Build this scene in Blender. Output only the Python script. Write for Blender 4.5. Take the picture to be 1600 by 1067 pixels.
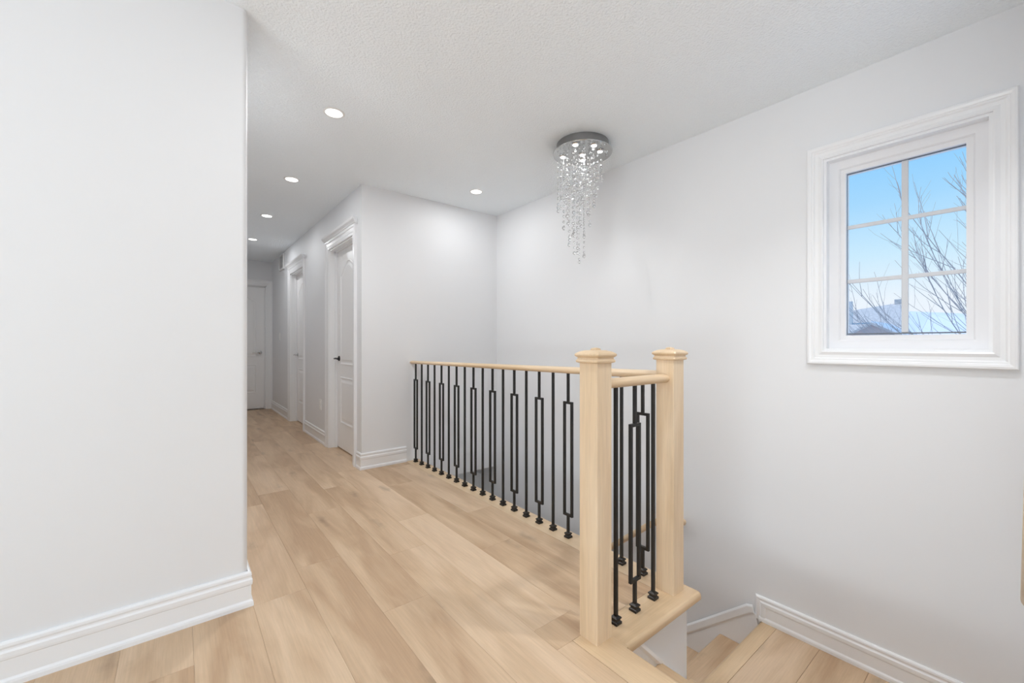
import bpy, bmesh, math, random
from mathutils import Vector, Matrix

for o in list(bpy.data.objects):
    bpy.data.objects.remove(o, do_unlink=True)
scene = bpy.context.scene
COL = scene.collection

# ------------------------------------------------------------------ camera
FPX = 652.02            # focal length in pixels of the 1600x1067 frame
YAW = math.radians(38.63)
cam_d = bpy.data.cameras.new('camera')
cam_d.sensor_width = 36.0
cam_d.lens = FPX / 1600 * 36.0
cam_d.shift_y = (538.0 - 533.5) / 1600
cam_d.clip_start = 0.02
cam_d.clip_end = 300
cam = bpy.data.objects.new('camera', cam_d)
COL.objects.link(cam)
cam.location = (0, 0, 1.07)
cam.rotation_euler = (math.pi / 2, 0, -YAW)
scene.camera = cam

# ------------------------------------------------------------------ view, world, large lights
scene.view_settings.view_transform = 'Standard'
scene.view_settings.look = 'None'
scene.view_settings.exposure = 0.0
scene.view_settings.gamma = 1.0
scene.view_settings.use_curve_mapping = False
scene.cycles.use_denoising = True
scene.cycles.max_bounces = 16
scene.cycles.diffuse_bounces = 10
scene.cycles.transparent_max_bounces = 16
scene.cycles.caustics_reflective = False
scene.cycles.caustics_refractive = False
scene.cycles.sample_clamp_indirect = 6.0

world = bpy.data.worlds.new('sky')
scene.world = world
world.use_nodes = True
nt = world.node_tree
nt.nodes.clear()
w_out = nt.nodes.new('ShaderNodeOutputWorld')
w_bg = nt.nodes.new('ShaderNodeBackground')
w_tc = nt.nodes.new('ShaderNodeTexCoord')
w_sep = nt.nodes.new('ShaderNodeSeparateXYZ')
w_ramp = nt.nodes.new('ShaderNodeValToRGB')
nt.links.new(w_tc.outputs['Generated'], w_sep.inputs[0])
nt.links.new(w_sep.outputs['Z'], w_ramp.inputs[0])
nt.links.new(w_ramp.outputs[0], w_bg.inputs[0])
nt.links.new(w_bg.outputs[0], w_out.inputs[0])
cr = w_ramp.color_ramp
cr.elements[0].position = 0.0
cr.elements[0].color = (0.86, 0.90, 0.97, 1)
cr.elements[1].position = 1.0
cr.elements[1].color = (0.10, 0.36, 0.85, 1)
for pos, c in ((0.08, (0.84, 0.92, 1.0, 1)), (0.16, (0.60, 0.84, 1.0, 1)), (0.25, (0.38, 0.70, 1.0, 1)), (0.34, (0.25, 0.61, 1.0, 1))):
    e = cr.elements.new(pos)
    e.color = c
w_bg.inputs[1].default_value = 1.0

def area_light(name, loc, rot, sx, sy, power, color=(1, 1, 1)):
    d = bpy.data.lights.new(name, 'AREA')
    d.shape = 'RECTANGLE'
    d.size, d.size_y, d.energy, d.color = sx, sy, power, color
    o = bpy.data.objects.new(name, d)
    COL.objects.link(o)
    o.location, o.rotation_euler = loc, rot
    return o

# sun added along the window wall to brighten roofs, snow and tree outside
sun_d = bpy.data.lights.new('sun', 'SUN')
sun_d.energy = 3.0
sun_d.angle = math.radians(1.0)
sun_d.color = (1.0, 0.96, 0.92)
sun = bpy.data.objects.new('sun', sun_d)
COL.objects.link(sun)
sun.rotation_euler = Vector((0.03, -0.72, -0.69)).to_track_quat('-Z', 'Y').to_euler()

# added fill light left of the viewer, standing in for unseen daylight
FILL_COL = (0.90, 0.96, 1.0)
area_light('side_fill', (-2.93, -0.6, 1.25), (math.radians(90), 0, math.radians(-90)), 2.6, 2.0, 14, FILL_COL)
# fill light added to brighten the lower hall, which has no window
area_light('lower_hall_fill', (1.6, 5.2, -1.5), (math.radians(-90), 0, 0), 1.6, 1.6, 3.5, FILL_COL)
# second side fill, added outside and tilted up to brighten the ceiling
area_light('side_upward_fill', (-3.30, -0.6, 0.30), (math.radians(140), 0, math.radians(-90)), 2.6, 1.2, 150, FILL_COL)

# ------------------------------------------------------------------ materials
def mat(name):
    m = bpy.data.materials.new(name)
    m.use_nodes = True
    n = m.node_tree
    n.nodes.clear()
    out = n.nodes.new('ShaderNodeOutputMaterial')
    b = n.nodes.new('ShaderNodeBsdfPrincipled')
    n.links.new(b.outputs[0], out.inputs[0])
    return m, n, b, out

def plain(name, col, rough=0.5, metal=0.0, bump=0.0, bscale=200.0, bdist=0.001, var=0.0):
    m, n, b, out = mat(name)
    b.inputs['Base Color'].default_value = (*col, 1)
    b.inputs['Roughness'].default_value = rough
    b.inputs['Metallic'].default_value = metal
    tc = n.nodes.new('ShaderNodeTexCoord')
    no = n.nodes.new('ShaderNodeTexNoise')
    no.inputs['Scale'].default_value = bscale
    no.inputs['Detail'].default_value = 3
    n.links.new(tc.outputs['Object'], no.inputs['Vector'])
    if bump:
        bp = n.nodes.new('ShaderNodeBump')
        bp.inputs['Strength'].default_value = bump
        bp.inputs['Distance'].default_value = bdist
        n.links.new(no.outputs[0], bp.inputs['Height'])
        n.links.new(bp.outputs[0], b.inputs['Normal'])
    if var:
        mx = n.nodes.new('ShaderNodeMix')
        mx.data_type = 'RGBA'
        mx.inputs[6].default_value = (*[c * (1 - var) for c in col], 1)
        mx.inputs[7].default_value = (*[min(1, c * (1 + var)) for c in col], 1)
        n.links.new(no.outputs[0], mx.inputs[0])
        n.links.new(mx.outputs[2], b.inputs['Base Color'])
    return m

def wood(name, cols, rough, axis, per_object=True, knots=True, grain=1.0):
    """cols: dark, mid, light tones; axis: grain direction in object space."""
    m, n, b, out = mat(name)
    L = n.links.new
    tc = n.nodes.new('ShaderNodeTexCoord')
    oi = n.nodes.new('ShaderNodeObjectInfo')
    off = n.nodes.new('ShaderNodeVectorMath'); off.operation = 'SCALE'
    off.inputs[0].default_value = (37.0, 53.0, 19.0)
    L(oi.outputs['Random'], off.inputs['Scale'])
    add = n.nodes.new('ShaderNodeVectorMath'); add.operation = 'ADD'
    L(tc.outputs['Object'], add.inputs[0]); L(off.outputs[0], add.inputs[1])
    def mapped(s_long, s_cross):
        mp = n.nodes.new('ShaderNodeMapping')
        s = [s_cross] * 3
        s[axis] = s_long
        mp.inputs['Scale'].default_value = s
        L(add.outputs[0], mp.inputs['Vector'])
        return mp
    big = n.nodes.new('ShaderNodeTexNoise')
    big.inputs['Scale'].default_value = 1.0; big.inputs['Detail'].default_value = 4; big.inputs['Distortion'].default_value = 0.6
    L(mapped(1.6, 9.0).outputs[0], big.inputs['Vector'])
    fine = n.nodes.new('ShaderNodeTexNoise')
    fine.inputs['Scale'].default_value = 1.0; fine.inputs['Detail'].default_value = 6; fine.inputs['Roughness'].default_value = 0.65
    L(mapped(5.0, 150.0).outputs[0], fine.inputs['Vector'])
    ramp = n.nodes.new('ShaderNodeValToRGB')
    r = ramp.color_ramp
    r.elements[0].position = 0.25; r.elements[0].color = (*cols[0], 1)
    r.elements[1].position = 0.75; r.elements[1].color = (*cols[2], 1)
    e = r.elements.new(0.5); e.color = (*cols[1], 1)
    # tone = big noise*.5 + random*.4 + .1
    a1 = n.nodes.new('ShaderNodeMath'); a1.operation = 'MULTIPLY_ADD'
    a1.inputs[1].default_value = 1.25 if per_object else 0.9
    a1.inputs[2].default_value = -0.31 if per_object else 0.05
    L(big.outputs[0], a1.inputs[0])
    a2 = n.nodes.new('ShaderNodeMath'); a2.operation = 'MULTIPLY_ADD'
    a2.inputs[1].default_value = 0.38 if per_object else 0.0
    L(oi.outputs['Random'], a2.inputs[0]); L(a1.outputs[0], a2.inputs[2])
    L(a2.outputs[0], ramp.inputs[0])
    fr = n.nodes.new('ShaderNodeMapRange')
    fr.inputs['From Min'].default_value = 0.3; fr.inputs['From Max'].default_value = 0.7
    fr.inputs['To Min'].default_value = 1.0 - 0.10 * grain; fr.inputs['To Max'].default_value = 1.0 + 0.05 * grain
    L(fine.outputs[0], fr.inputs['Value'])
    mul = n.nodes.new('ShaderNodeMix'); mul.data_type = 'RGBA'; mul.blend_type = 'MULTIPLY'
    mul.inputs[0].default_value = 1.0
    L(ramp.outputs[0], mul.inputs[6]); L(fr.outputs[0], mul.inputs[7])
    last = mul.outputs[2]
    if knots:
        vo = n.nodes.new('ShaderNodeTexVoronoi'); vo.inputs['Scale'].default_value = 1.0
        vo.inputs['Randomness'].default_value = 1.0
        nd = n.nodes.new('ShaderNodeTexNoise'); nd.inputs['Scale'].default_value = 14.0
        L(add.outputs[0], nd.inputs['Vector'])
        mpk = mapped(1.9, 6.0)
        vm = n.nodes.new('ShaderNodeVectorMath'); vm.operation = 'MULTIPLY_ADD'
        vm.inputs[1].default_value = (0.28, 0.28, 0.28)
        L(nd.outputs['Color'], vm.inputs[0]); L(mpk.outputs[0], vm.inputs[2])
        L(vm.outputs[0], vo.inputs['Vector'])
        kr = n.nodes.new('ShaderNodeMapRange')
        kr.inputs['From Min'].default_value = 0.02; kr.inputs['From Max'].default_value = 0.20
        kr.inputs['To Min'].default_value = 0.70; kr.inputs['To Max'].default_value = 1.0
        L(vo.outputs['Distance'], kr.inputs['Value'])
        k2 = n.nodes.new('ShaderNodeMix'); k2.data_type = 'RGBA'; k2.blend_type = 'MULTIPLY'
        k2.inputs[0].default_value = 1.0
        L(last, k2.inputs[6]); L(kr.outputs[0], k2.inputs[7])
        last = k2.outputs[2]
    L(last, b.inputs['Base Color'])
    b.inputs['Roughness'].default_value = rough
    bp = n.nodes.new('ShaderNodeBump'); bp.inputs['Strength'].default_value = 0.08; bp.inputs['Distance'].default_value = 0.0006
    L(fine.outputs[0], bp.inputs['Height']); L(bp.outputs[0], b.inputs['Normal'])
    return m

def emit(name, col, strength):
    m, n, b, out = mat(name)
    n.nodes.remove(b)
    e = n.nodes.new('ShaderNodeEmission')
    e.inputs[0].default_value = (*col, 1)
    e.inputs[1].default_value = strength
    n.links.new(e.outputs[0], out.inputs[0])
    return m

def clear_glass(name, gloss=0.06, tint=(1, 1, 1), rough=0.0):
    m, n, b, out = mat(name)
    n.nodes.remove(b)
    t = n.nodes.new('ShaderNodeBsdfTransparent'); t.inputs[0].default_value = (*tint, 1)
    g = n.nodes.new('ShaderNodeBsdfGlossy'); g.inputs['Roughness'].default_value = rough
    mx = n.nodes.new('ShaderNodeMixShader'); mx.inputs[0].default_value = gloss
    n.links.new(t.outputs[0], mx.inputs[1]); n.links.new(g.outputs[0], mx.inputs[2])
    n.links.new(mx.outputs[0], out.inputs[0])
    return m

def crystal(name):
    m, n, b, out = mat(name)
    n.nodes.remove(b)
    t = n.nodes.new('ShaderNodeBsdfTransparent'); t.inputs[0].default_value = (0.96, 0.97, 0.98, 1)
    g = n.nodes.new('ShaderNodeBsdfGlass'); g.inputs['IOR'].default_value = 1.5; g.inputs['Roughness'].default_value = 0.02
    mx = n.nodes.new('ShaderNodeMixShader'); mx.inputs[0].default_value = 0.75
    n.links.new(t.outputs[0], mx.inputs[1]); n.links.new(g.outputs[0], mx.inputs[2])
    n.links.new(mx.outputs[0], out.inputs[0])
    return m

M = {}
M['wall'] = plain('wall_paint', (0.775, 0.782, 0.795), 0.55, bump=0.05, bscale=300, bdist=0.0006)
M['ceiling'] = plain('stippled_ceiling', (0.875, 0.92, 0.955), 0.9, bump=0.9, bscale=95, bdist=0.006)
M['trim'] = plain('trim_paint', (0.835, 0.84, 0.85), 0.28)
M['door'] = plain('door_paint', (0.87, 0.87, 0.87), 0.30)
M['floor'] = wood('vinyl_plank', ((0.475, 0.315, 0.190), (0.585, 0.415, 0.266), (0.675, 0.50, 0.34)), 0.42, 1)
M['floor_x'] = wood('vinyl_plank_cross', ((0.475, 0.315, 0.190), (0.585, 0.415, 0.266), (0.675, 0.50, 0.34)), 0.42, 0)
M['nosing_y'] = wood('oak_nosing', ((0.58, 0.41, 0.245), (0.66, 0.48, 0.30), (0.73, 0.55, 0.36)), 0.38, 1, knots=False)
M['nosing_x'] = wood('oak_nosing_cross', ((0.58, 0.41, 0.245), (0.66, 0.48, 0.30), (0.73, 0.55, 0.36)), 0.38, 0, knots=False)
M['oak_z'] = wood('oak_post', ((0.63, 0.46, 0.285), (0.71, 0.54, 0.36), (0.77, 0.61, 0.43)), 0.4, 2, knots=False)
M['oak_y'] = wood('oak_rail', ((0.63, 0.46, 0.285), (0.71, 0.54, 0.36), (0.77, 0.61, 0.43)), 0.4, 1, knots=False)
M['oak_x'] = wood('oak_rail_cross', ((0.63, 0.46, 0.285), (0.71, 0.54, 0.36), (0.77, 0.61, 0.43)), 0.4, 0, knots=False)
M['subfloor'] = plain('subfloor', (0.35, 0.24, 0.15), 0.8)
M['iron'] = plain('black_iron', (0.018, 0.017, 0.016), 0.42, 0.3, bump=0.05, bscale=400)
M['shoe'] = plain('bronze_black_iron', (0.022, 0.018, 0.015), 0.35, 0.4)
M['chrome'] = plain('chrome', (0.62, 0.62, 0.62), 0.12, 1.0)
M['plate'] = plain('polished_plate', (0.50, 0.50, 0.49), 0.10, 1.0)
M['drum'] = plain('brushed_steel', (0.30, 0.30, 0.30), 0.35, 0.9)
M['dark_metal'] = plain('dark_lever', (0.05, 0.05, 0.052), 0.3, 0.8)
M['plastic'] = plain('white_plastic', (0.82, 0.82, 0.81), 0.35)
M['grille'] = plain('grille_paint', (0.72, 0.72, 0.71), 0.4)
M['vinyl'] = plain('window_vinyl', (0.80, 0.80, 0.815), 0.3)
M['muntin'] = plain('grille_bar', (0.62, 0.635, 0.66), 0.4)
M['gasket'] = plain('window_gasket', (0.16, 0.17, 0.18), 0.6)
M['glass'] = clear_glass('window_glass', 0.01, rough=0.35)
M['crystal'] = crystal('crystal_glass')
M['led'] = emit('led_lens', (1, 0.99, 0.97), 4)
M['bulb'] = emit('chandelier_bulb', (1, 0.99, 0.97), 15)
M['rubber'] = plain('dark_gap', (0.05, 0.045, 0.04), 0.8)
M['snow'] = plain('snow', (0.80, 0.83, 0.90), 0.8, bump=0.3, bscale=3, bdist=0.05)
M['shingle'] = plain('roof_shingle', (0.60, 0.57, 0.57), 0.9, bump=0.6, bscale=14, bdist=0.03, var=0.35)
M['siding'] = plain('siding', (0.50, 0.44, 0.45), 0.8)
M['house_trim'] = plain('house_trim', (0.72, 0.72, 0.74), 0.6)
M['bark'] = plain('bark', (0.42, 0.40, 0.42), 0.9, var=0.2, bscale=12)
M['evergreen'] = plain('shrub_bark', (0.20, 0.20, 0.23), 0.9)

# ------------------------------------------------------------------ mesh helpers
class MB:
    def __init__(self):
        self.bm = bmesh.new()
    def face(self, vs):
        try:
            return self.bm.faces.new(vs)
        except ValueError:
            return None
    def box(self, x0, x1, y0, y1, z0, z1, bev=0.0):
        bm = self.bm
        c = ((x0 + x1) / 2, (y0 + y1) / 2, (z0 + z1) / 2)
        r = bmesh.ops.create_cube(bm, size=1.0, matrix=Matrix.Translation(c) @ Matrix.Diagonal((x1 - x0, y1 - y0, z1 - z0, 1)))
        if bev > 0:
            es = list({e for v in r['verts'] for e in v.link_edges})
            bmesh.ops.bevel(bm, geom=es, offset=bev, segments=2, profile=0.5, affect='EDGES')
        return self
    def rings(self, rings, cap=True, close=False):
        bm = self.bm
        R = [[bm.verts.new(p) for p in ring] for ring in rings]
        n = len(R[0])
        m = len(R)
        for i in range(m if close else m - 1):
            A, B = R[i], R[(i + 1) % m]
            for j in range(n):
                self.face((A[j], A[(j + 1) % n], B[(j + 1) % n], B[j]))
        if cap and not close:
            self.face(list(reversed(R[0])))
            self.face(R[-1])
        return self
    def prism(self, pts, a, b, axis):
        """pts 2D polygon extruded along axis ('x','y','z') from a to b."""
        def P(p, t):
            return {'x': (t, p[0], p[1]), 'y': (p[0], t, p[1]), 'z': (p[0], p[1], t)}[axis]
        return self.rings([[P(p, a) for p in pts], [P(p, b) for p in pts]])
    def sweep(self, path, normal, prof, closed=False):
        """profile (a,b): a along normal x tangent, b along normal; mitred."""
        P = [Vector(p) for p in path]
        N = Vector(normal).normalized()
        n = len(P)
        rings = []
        for i in range(n):
            tin = (P[i] - P[i - 1]).normalized() if (i > 0 or closed) else None
            tout = (P[(i + 1) % n] - P[i]).normalized() if (i < n - 1 or closed) else None
            if tin is None: tin = tout
            if tout is None: tout = tin
            p1, p2 = N.cross(tin), N.cross(tout)
            off = (p1 + p2) / (1 + p1.dot(p2))
            rings.append([P[i] + off * a + N * b for a, b in prof])
        return self.rings(rings, close=closed)
    def tube(self, pts, rad, seg=10, ref=(0, 0, 1)):
        P = [Vector(p) for p in pts]
        rads = rad if isinstance(rad, (list, tuple)) else [rad] * len(P)
        rings = []
        for i, p in enumerate(P):
            t = (P[min(i + 1, len(P) - 1)] - P[max(i - 1, 0)]).normalized()
            r = Vector(ref)
            if abs(t.dot(r)) > 0.95:
                r = Vector((1, 0, 0))
            u = t.cross(r).normalized()
            v = u.cross(t)
            rings.append([p + (u * math.cos(2 * math.pi * k / seg) + v * math.sin(2 * math.pi * k / seg)) * rads[i] for k in range(seg)])
        return self.rings(rings)
    def lathe(self, prof, c=(0, 0, 0), axis='z', seg=32, sgn=1):
        """prof list of (r, h) revolved around axis."""
        rings = []
        for r, h in prof:
            ring = []
            for k in range(seg):
                a = 2 * math.pi * k / seg
                u, v = r * math.cos(a), r * math.sin(a)
                if axis == 'z': ring.append((c[0] + u, c[1] + v, c[2] + h * sgn))
                elif axis == 'x': ring.append((c[0] + h * sgn, c[1] + u, c[2] + v))
                else: ring.append((c[0] + u, c[1] + h * sgn, c[2] + v))
            rings.append(ring)
        return self.rings(rings)
    def mesh(self, name, material, smooth=False):
        bmesh.ops.recalc_face_normals(self.bm, faces=self.bm.faces[:])
        me = bpy.data.meshes.new(name)
        self.bm.to_mesh(me)
        self.bm.free()
        me.materials.append(material)
        if smooth:
            for p in me.polygons:
                p.use_smooth = True
            me.set_sharp_from_angle(angle=math.radians(38))
        return me
    def build(self, name, material, parent=None, smooth=False, loc=None):
        o = bpy.data.objects.new(name, self.mesh(name, material, smooth))
        COL.objects.link(o)
        if loc: o.location = loc
        if parent: o.parent = parent
        return o

def empty(name, loc=(0, 0, 0), rz=0.0):
    o = bpy.data.objects.new(name, None)
    COL.objects.link(o)
    o.location = loc
    o.rotation_euler = (0, 0, rz)
    return o

def tag(o, label, cat, group=None):
    o['label'] = label
    o['category'] = cat
    if group: o['group'] = group
    return o

def struct(o, label, cat):
    o['kind'] = 'structure'
    o['label'] = label
    o['category'] = cat
    return o

def inst(name, me, parent, loc, rz=0.0):
    o = bpy.data.objects.new(name, me)
    COL.objects.link(o)
    o.location = loc
    o.rotation_euler = (0, 0, rz)
    o.parent = parent
    return o

# ------------------------------------------------------------------ dimensions (metres, camera above origin)
CEIL = 2.44
XR = 2.655        # right wall
XH = 1.22         # hall right wall face
XL = 0.222        # hall left wall face
YL = 2.015        # near left wall face
YB = 3.585        # stairwell back wall
YE = 7.95         # hall end wall
XW, YS = -3.0, -3.0
ZL = -0.535       # stair landing
ZLOW = -2.735     # lower storey floor
LOWC = -0.225     # lower storey ceiling
YN = -0.075       # wall beside the short flight
XO = 1.245        # edge of the stair opening
YO = 0.897        # front edge of the ledge
XG = 1.765        # edge of the gallery above the stairwell
XU = 1.702        # wall under the gallery
YU = 0.93

# ------------------------------------------------------------------ walls and ceiling
def rect_wall_y(mb, y0, y1, xa, xb, za, zb, holes):
    """wall slab between y0,y1 along x with rectangular holes (x0,x1,z0,z1)."""
    cuts = sorted(holes)
    x = xa
    for h in cuts:
        if h[0] > x: mb.box(x, h[0], y0, y1, za, zb)
        if h[2] > za: mb.box(h[0], h[1], y0, y1, za, h[2])
        if h[3] < zb: mb.box(h[0], h[1], y0, y1, h[3], zb)
        x = h[1]
    if x < xb: mb.box(x, xb, y0, y1, za, zb)
    return mb
def rect_wall_x(mb, x0, x1, ya, yb, za, zb, holes):
    cuts = sorted(holes)
    y = ya
    for h in cuts:
        if h[0] > y: mb.box(x0, x1, y, h[0], za, zb)
        if h[2] > za: mb.box(x0, x1, h[0], h[1], za, h[2])
        if h[3] < zb: mb.box(x0, x1, h[0], h[1], h[3], zb)
        y = h[1]
    if y < yb: mb.box(x0, x1, y, yb, za, zb)
    return mb

D1 = (3.785, 4.56, -0.02, 2.05)
D2 = (5.69, 6.465, -0.02, 2.05)
DE = (0.385, 1.145, -0.02, 2.045)
WIN = (0.107, 0.692, 1.036, 2.040)

# near left wall: solid block with a bullnose corner into the hall
rb = 0.022
pts = [(XW, YL)]
for k in range(9):
    a = -math.pi / 2 + k * math.pi / 16
    pts.append((XL - rb + rb * math.cos(a), YL + rb + rb * math.sin(a)))
pts += [(XL, YE), (XL - 0.12, YE), (XL - 0.12, YL + 0.12), (XW, YL + 0.12)]
struct(MB().prism(pts, -0.02, CEIL, 'z').build('wall_left', M['wall'], smooth=True), 'white painted wall with a rounded corner at the left foreground', 'wall')
struct(rect_wall_x(MB(), XH, XH + 0.12, YB, YE + 0.12, -0.02, CEIL, [D1, D2]).box(XH + 0.12, XH + 0.14, YB + 0.12, YE, -0.05, CEIL).build('wall_hall', M['wall']), 'white hallway wall holding two recessed doors', 'wall')  # unseen slab behind the door openings added to block sky light
struct(rect_wall_y(MB(), YE, YE + 0.12, XL - 0.12, XH, -0.02, CEIL, [DE]).box(XL - 0.12, XH + 0.12, YE + 0.12, YE + 0.14, -0.05, CEIL).build('wall_end', M['wall']), 'white wall closing the far end of the hallway', 'wall')  # backing slab added behind the end door so no sky leaks in
struct(MB().box(XH + 0.12, XR, YB, YB + 0.12, LOWC, CEIL).box(XH, XH + 0.12, YB - 0.0005, YB, 0, CEIL).build('wall_back', M['wall']), 'white wall behind the far end of the landing railing', 'wall')
struct(rect_wall_x(MB(), XR, XR + 0.16, -0.2, 5.4, ZLOW, CEIL, [WIN]).build('wall_right', M['wall']), 'tall white stairwell wall with the small window', 'wall')
struct(MB().box(0.95, XR + 0.16, YN - 0.12, YN, ZLOW, CEIL).build('wall_near', M['wall']), 'white wall carrying the handrail at the right edge', 'wall')
struct(MB().box(XO + 0.012, XU, YU, YU + 0.1, ZLOW, -0.036).box(XU - 0.1, XU, YU + 0.1, YB + 0.12, ZLOW, -0.036).build('wall_under_gallery', M['wall']), 'white wall below the wooden ledge of the railing', 'wall')
RW = (-2.25, 0.35, 0.25, 2.25)
SW = (-1.9, 0.7, 0.25, 2.25)
struct(rect_wall_y(MB(), YS - 0.12, YS, XW - 0.12, 1.07, -0.02, CEIL, [RW]).build('wall_rear', M['wall']), 'white wall behind the viewer with a wide opening added for daylight', 'wall')  # opening added in the unseen rear wall to let sky light in
struct(rect_wall_x(MB(), XW - 0.12, XW, YS, YL + 0.12, -0.02, CEIL, [SW]).build('wall_side', M['wall']), 'white wall left of the viewer with a wide opening added for daylight', 'wall')  # unseen side opening, added so the fill outside can shine through
struct(MB().box(0.95, 1.07, YS, YN - 0.12, -0.02, CEIL).build('wall_return', M['wall']), 'white wall turning away behind the viewer', 'wall')
struct(MB().box(XW - 0.12, XR + 0.16, YS - 0.12, YL + 0.12, CEIL, CEIL + 0.06).box(XL - 0.12, XR + 0.16, YL + 0.12, YE + 0.12, CEIL, CEIL + 0.06).build('ceiling', M['ceiling']), 'white stippled ceiling over hallway and stairwell', 'ceiling')
# lower storey glimpsed below the back wall
struct(MB().box(0.2, XR, 5.28, 5.4, ZLOW, LOWC).box(0.08, 0.2, YB, 5.4, ZLOW, LOWC).box(0.2, XU - 0.1, YB, YB + 0.12, ZLOW, LOWC).build('wall_lower', M['wall']), 'white walls of the lower hall seen below the gallery', 'wall')
struct(MB().box(0.08, XR, YB + 0.12, 5.4, LOWC, LOWC + 0.08).build('ceiling_lower', M['wall']), 'shaded ceiling of the lower hall', 'ceiling')
struct(MB().box(0.08, XR + 0.1, -0.2, 5.4, ZLOW - 0.05, ZLOW).build('floor_lower', M['floor']), 'wooden floor at the bottom of the stairs', 'floor')

# ------------------------------------------------------------------ floor of single planks
floor = MB().box(XW, XO - 0.02, YS, YO + 0.03, -0.05, -0.012).box(XW, XU, YO + 0.03, YB, -0.05, -0.012).box(XL - 0.12, XH + 0.12, YB, YE + 0.12, -0.05, -0.012).build('floor', M['subfloor'])
struct(floor, 'light oak plank floor of the landing and hallway', 'floor')
PW, PL, GAP = 0.199, 1.235, 0.0004
plank_cache = {}
def plank_mesh(w, l):
    key = (round(w, 4), round(l, 4))
    if key not in plank_cache:
        mb = MB()
        e = 0.0007
        x, y = w / 2 - GAP / 2, l / 2 - GAP / 2
        mb.rings([[(-x, -y, -0.012), (x, -y, -0.012), (x, y, -0.012), (-x, y, -0.012)],
                  [(-x, -y, -e * 0.6), (x, -y, -e * 0.6), (x, y, -e * 0.6), (-x, y, -e * 0.6)],
                  [(-x + e, -y + e, 0), (x - e, -y + e, 0), (x - e, y - e, 0), (-x + e, y - e, 0)]])
        plank_cache[key] = mb.mesh('plank', M['floor'])
    return plank_cache[key]
X0 = 0.2395
ends = {0: 1.993, 1: 2.195, 2: 1.62, 3: 2.04, 4: 2.40, 5: 1.80, 6: 2.247, -1: 1.30, -2: 1.75, -3: 1.05}
rnd = random.Random(4)
for c in range(-17, 7):
    xa = X0 + PW * c
    xb = xa + PW
    if c == 6: xb = 1.6245
    xa = max(xa, XW)
    if xa >= 1.23:
        y0, y1 = 1.042, YB
    elif xb > 1.12:
        y0, y1 = YS, YE
    elif xa < 0.2:
        y0, y1 = YS, YL
    else:
        y0, y1 = YS, YE
    j = ends.get(c, rnd.uniform(0.2, 1.4))
    while j > y0: j -= PL
    segs = []
    a = j
    while a < y1 - 0.01:
        s, t = max(a, y0), min(a + PL, y1)
        if t - s > 0.02: segs.append((s, t))
        a += PL
    for s, t in segs:
        pieces = [(xa, xb, s, t)]
        if c == 4:          # column cut by the stair nosing in front, by the hall wall at the back
            pieces = []
            if s < 1.042:
                pieces.append((xa, 1.1115, s, min(t, 1.042)))
            if t > 1.042:
                pieces.append((xa, xb, max(s, 1.042), t))
        for (pa, pb, ps, pt) in pieces:
            if pb - pa < 0.01 or pt - ps < 0.01: continue
            inst('plank', plank_mesh(pb - pa, pt - ps), floor, ((pa + pb) / 2, (ps + pt) / 2, 0))
# slivers of plank inside the two door recesses
for dd in (D1, D2):
    inst('plank', plank_mesh(0.108, dd[1] - dd[0] - 0.037), floor, (1.2345 + 0.054, (dd[0] + dd[1]) / 2, 0))
# solid oak edging of the landing (nosings)
NT = 0.036
def nosing_prof(w, r=0.016, thick=NT):
    """profile across the edging: 0 at the floor side, w at the rounded free edge; z from -thick to 0"""
    p = [(0, 0)]
    for k in range(7):
        a = math.pi / 2 - k * math.pi / 12
        p.append((w - r + r * math.cos(a), -r + r * math.sin(a)))
    r2 = 0.010
    for k in range(5):
        a = -k * math.pi / 8
        p.append((w - r2 + r2 * math.cos(a), -thick + r2 + r2 * math.sin(a)))
    p.append((0, -thick))
    return p
mb = MB()
mb.rings([[(1.6255 + u, YO + 0.145, z) for u, z in nosing_prof(XG - 1.6255)], [(1.6255 + u, YB, z) for u, z in nosing_prof(XG - 1.6255)]])
struct(mb.build('trim_1', M['nosing_y'], smooth=True), 'long oak edging board under the black balusters', 'trim')
mb = MB()
mb.rings([[(XO + 0.0004, YO + 0.144 - u, z) for u, z in nosing_prof(0.144)], [(XG - 0.004, YO + 0.144 - u, z) for u, z in nosing_prof(0.144)]])
struct(mb.build('trim_2', M['nosing_x'], smooth=True), 'short oak ledge between the two newel posts', 'trim')
mb = MB()
mb.rings([[(1.1125 + u, YN + 0.002, z) for u, z in nosing_prof(XO - 1.1125)], [(1.1125 + u, YO + 0.0, z) for u, z in nosing_prof(XO - 1.1125)]])
mb.box(1.1125, XO, YO, YO + 0.144, -NT, 0)
struct(mb.build('trim_3', M['nosing_y'], smooth=True), 'oak edging of the top step beside the near newel post', 'trim')

# ------------------------------------------------------------------ stairs
stairs = empty('stairs', (0, 0, 0))
struct(stairs, 'oak stairs turning at a small landing below the window', 'stairs')
RZ = 0.535 / 3
for k, (xa, xb) in enumerate(((XO - 0.03, XO + 0.245), (XO + 0.215, XO + 0.475))):
    z = -RZ * (k + 1)
    MB().rings([[(xa + u, YN + 0.001, z + zz) for u, zz in nosing_prof(xb - xa)], [(xa + u, YU - 0.014, z + zz) for u, zz in nosing_prof(xb - xa)]]).build('tread', M['nosing_y'], stairs, True)
for k in range(3):
    x = XO - 0.022 + 0.232 * k
    MB().box(x - 0.015, x, YN + 0.001, YU - 0.014, -RZ * (k + 1) - (0.036 if k == 2 else 0.0), -RZ * k - NT).build('riser', M['trim'], stairs)
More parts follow.
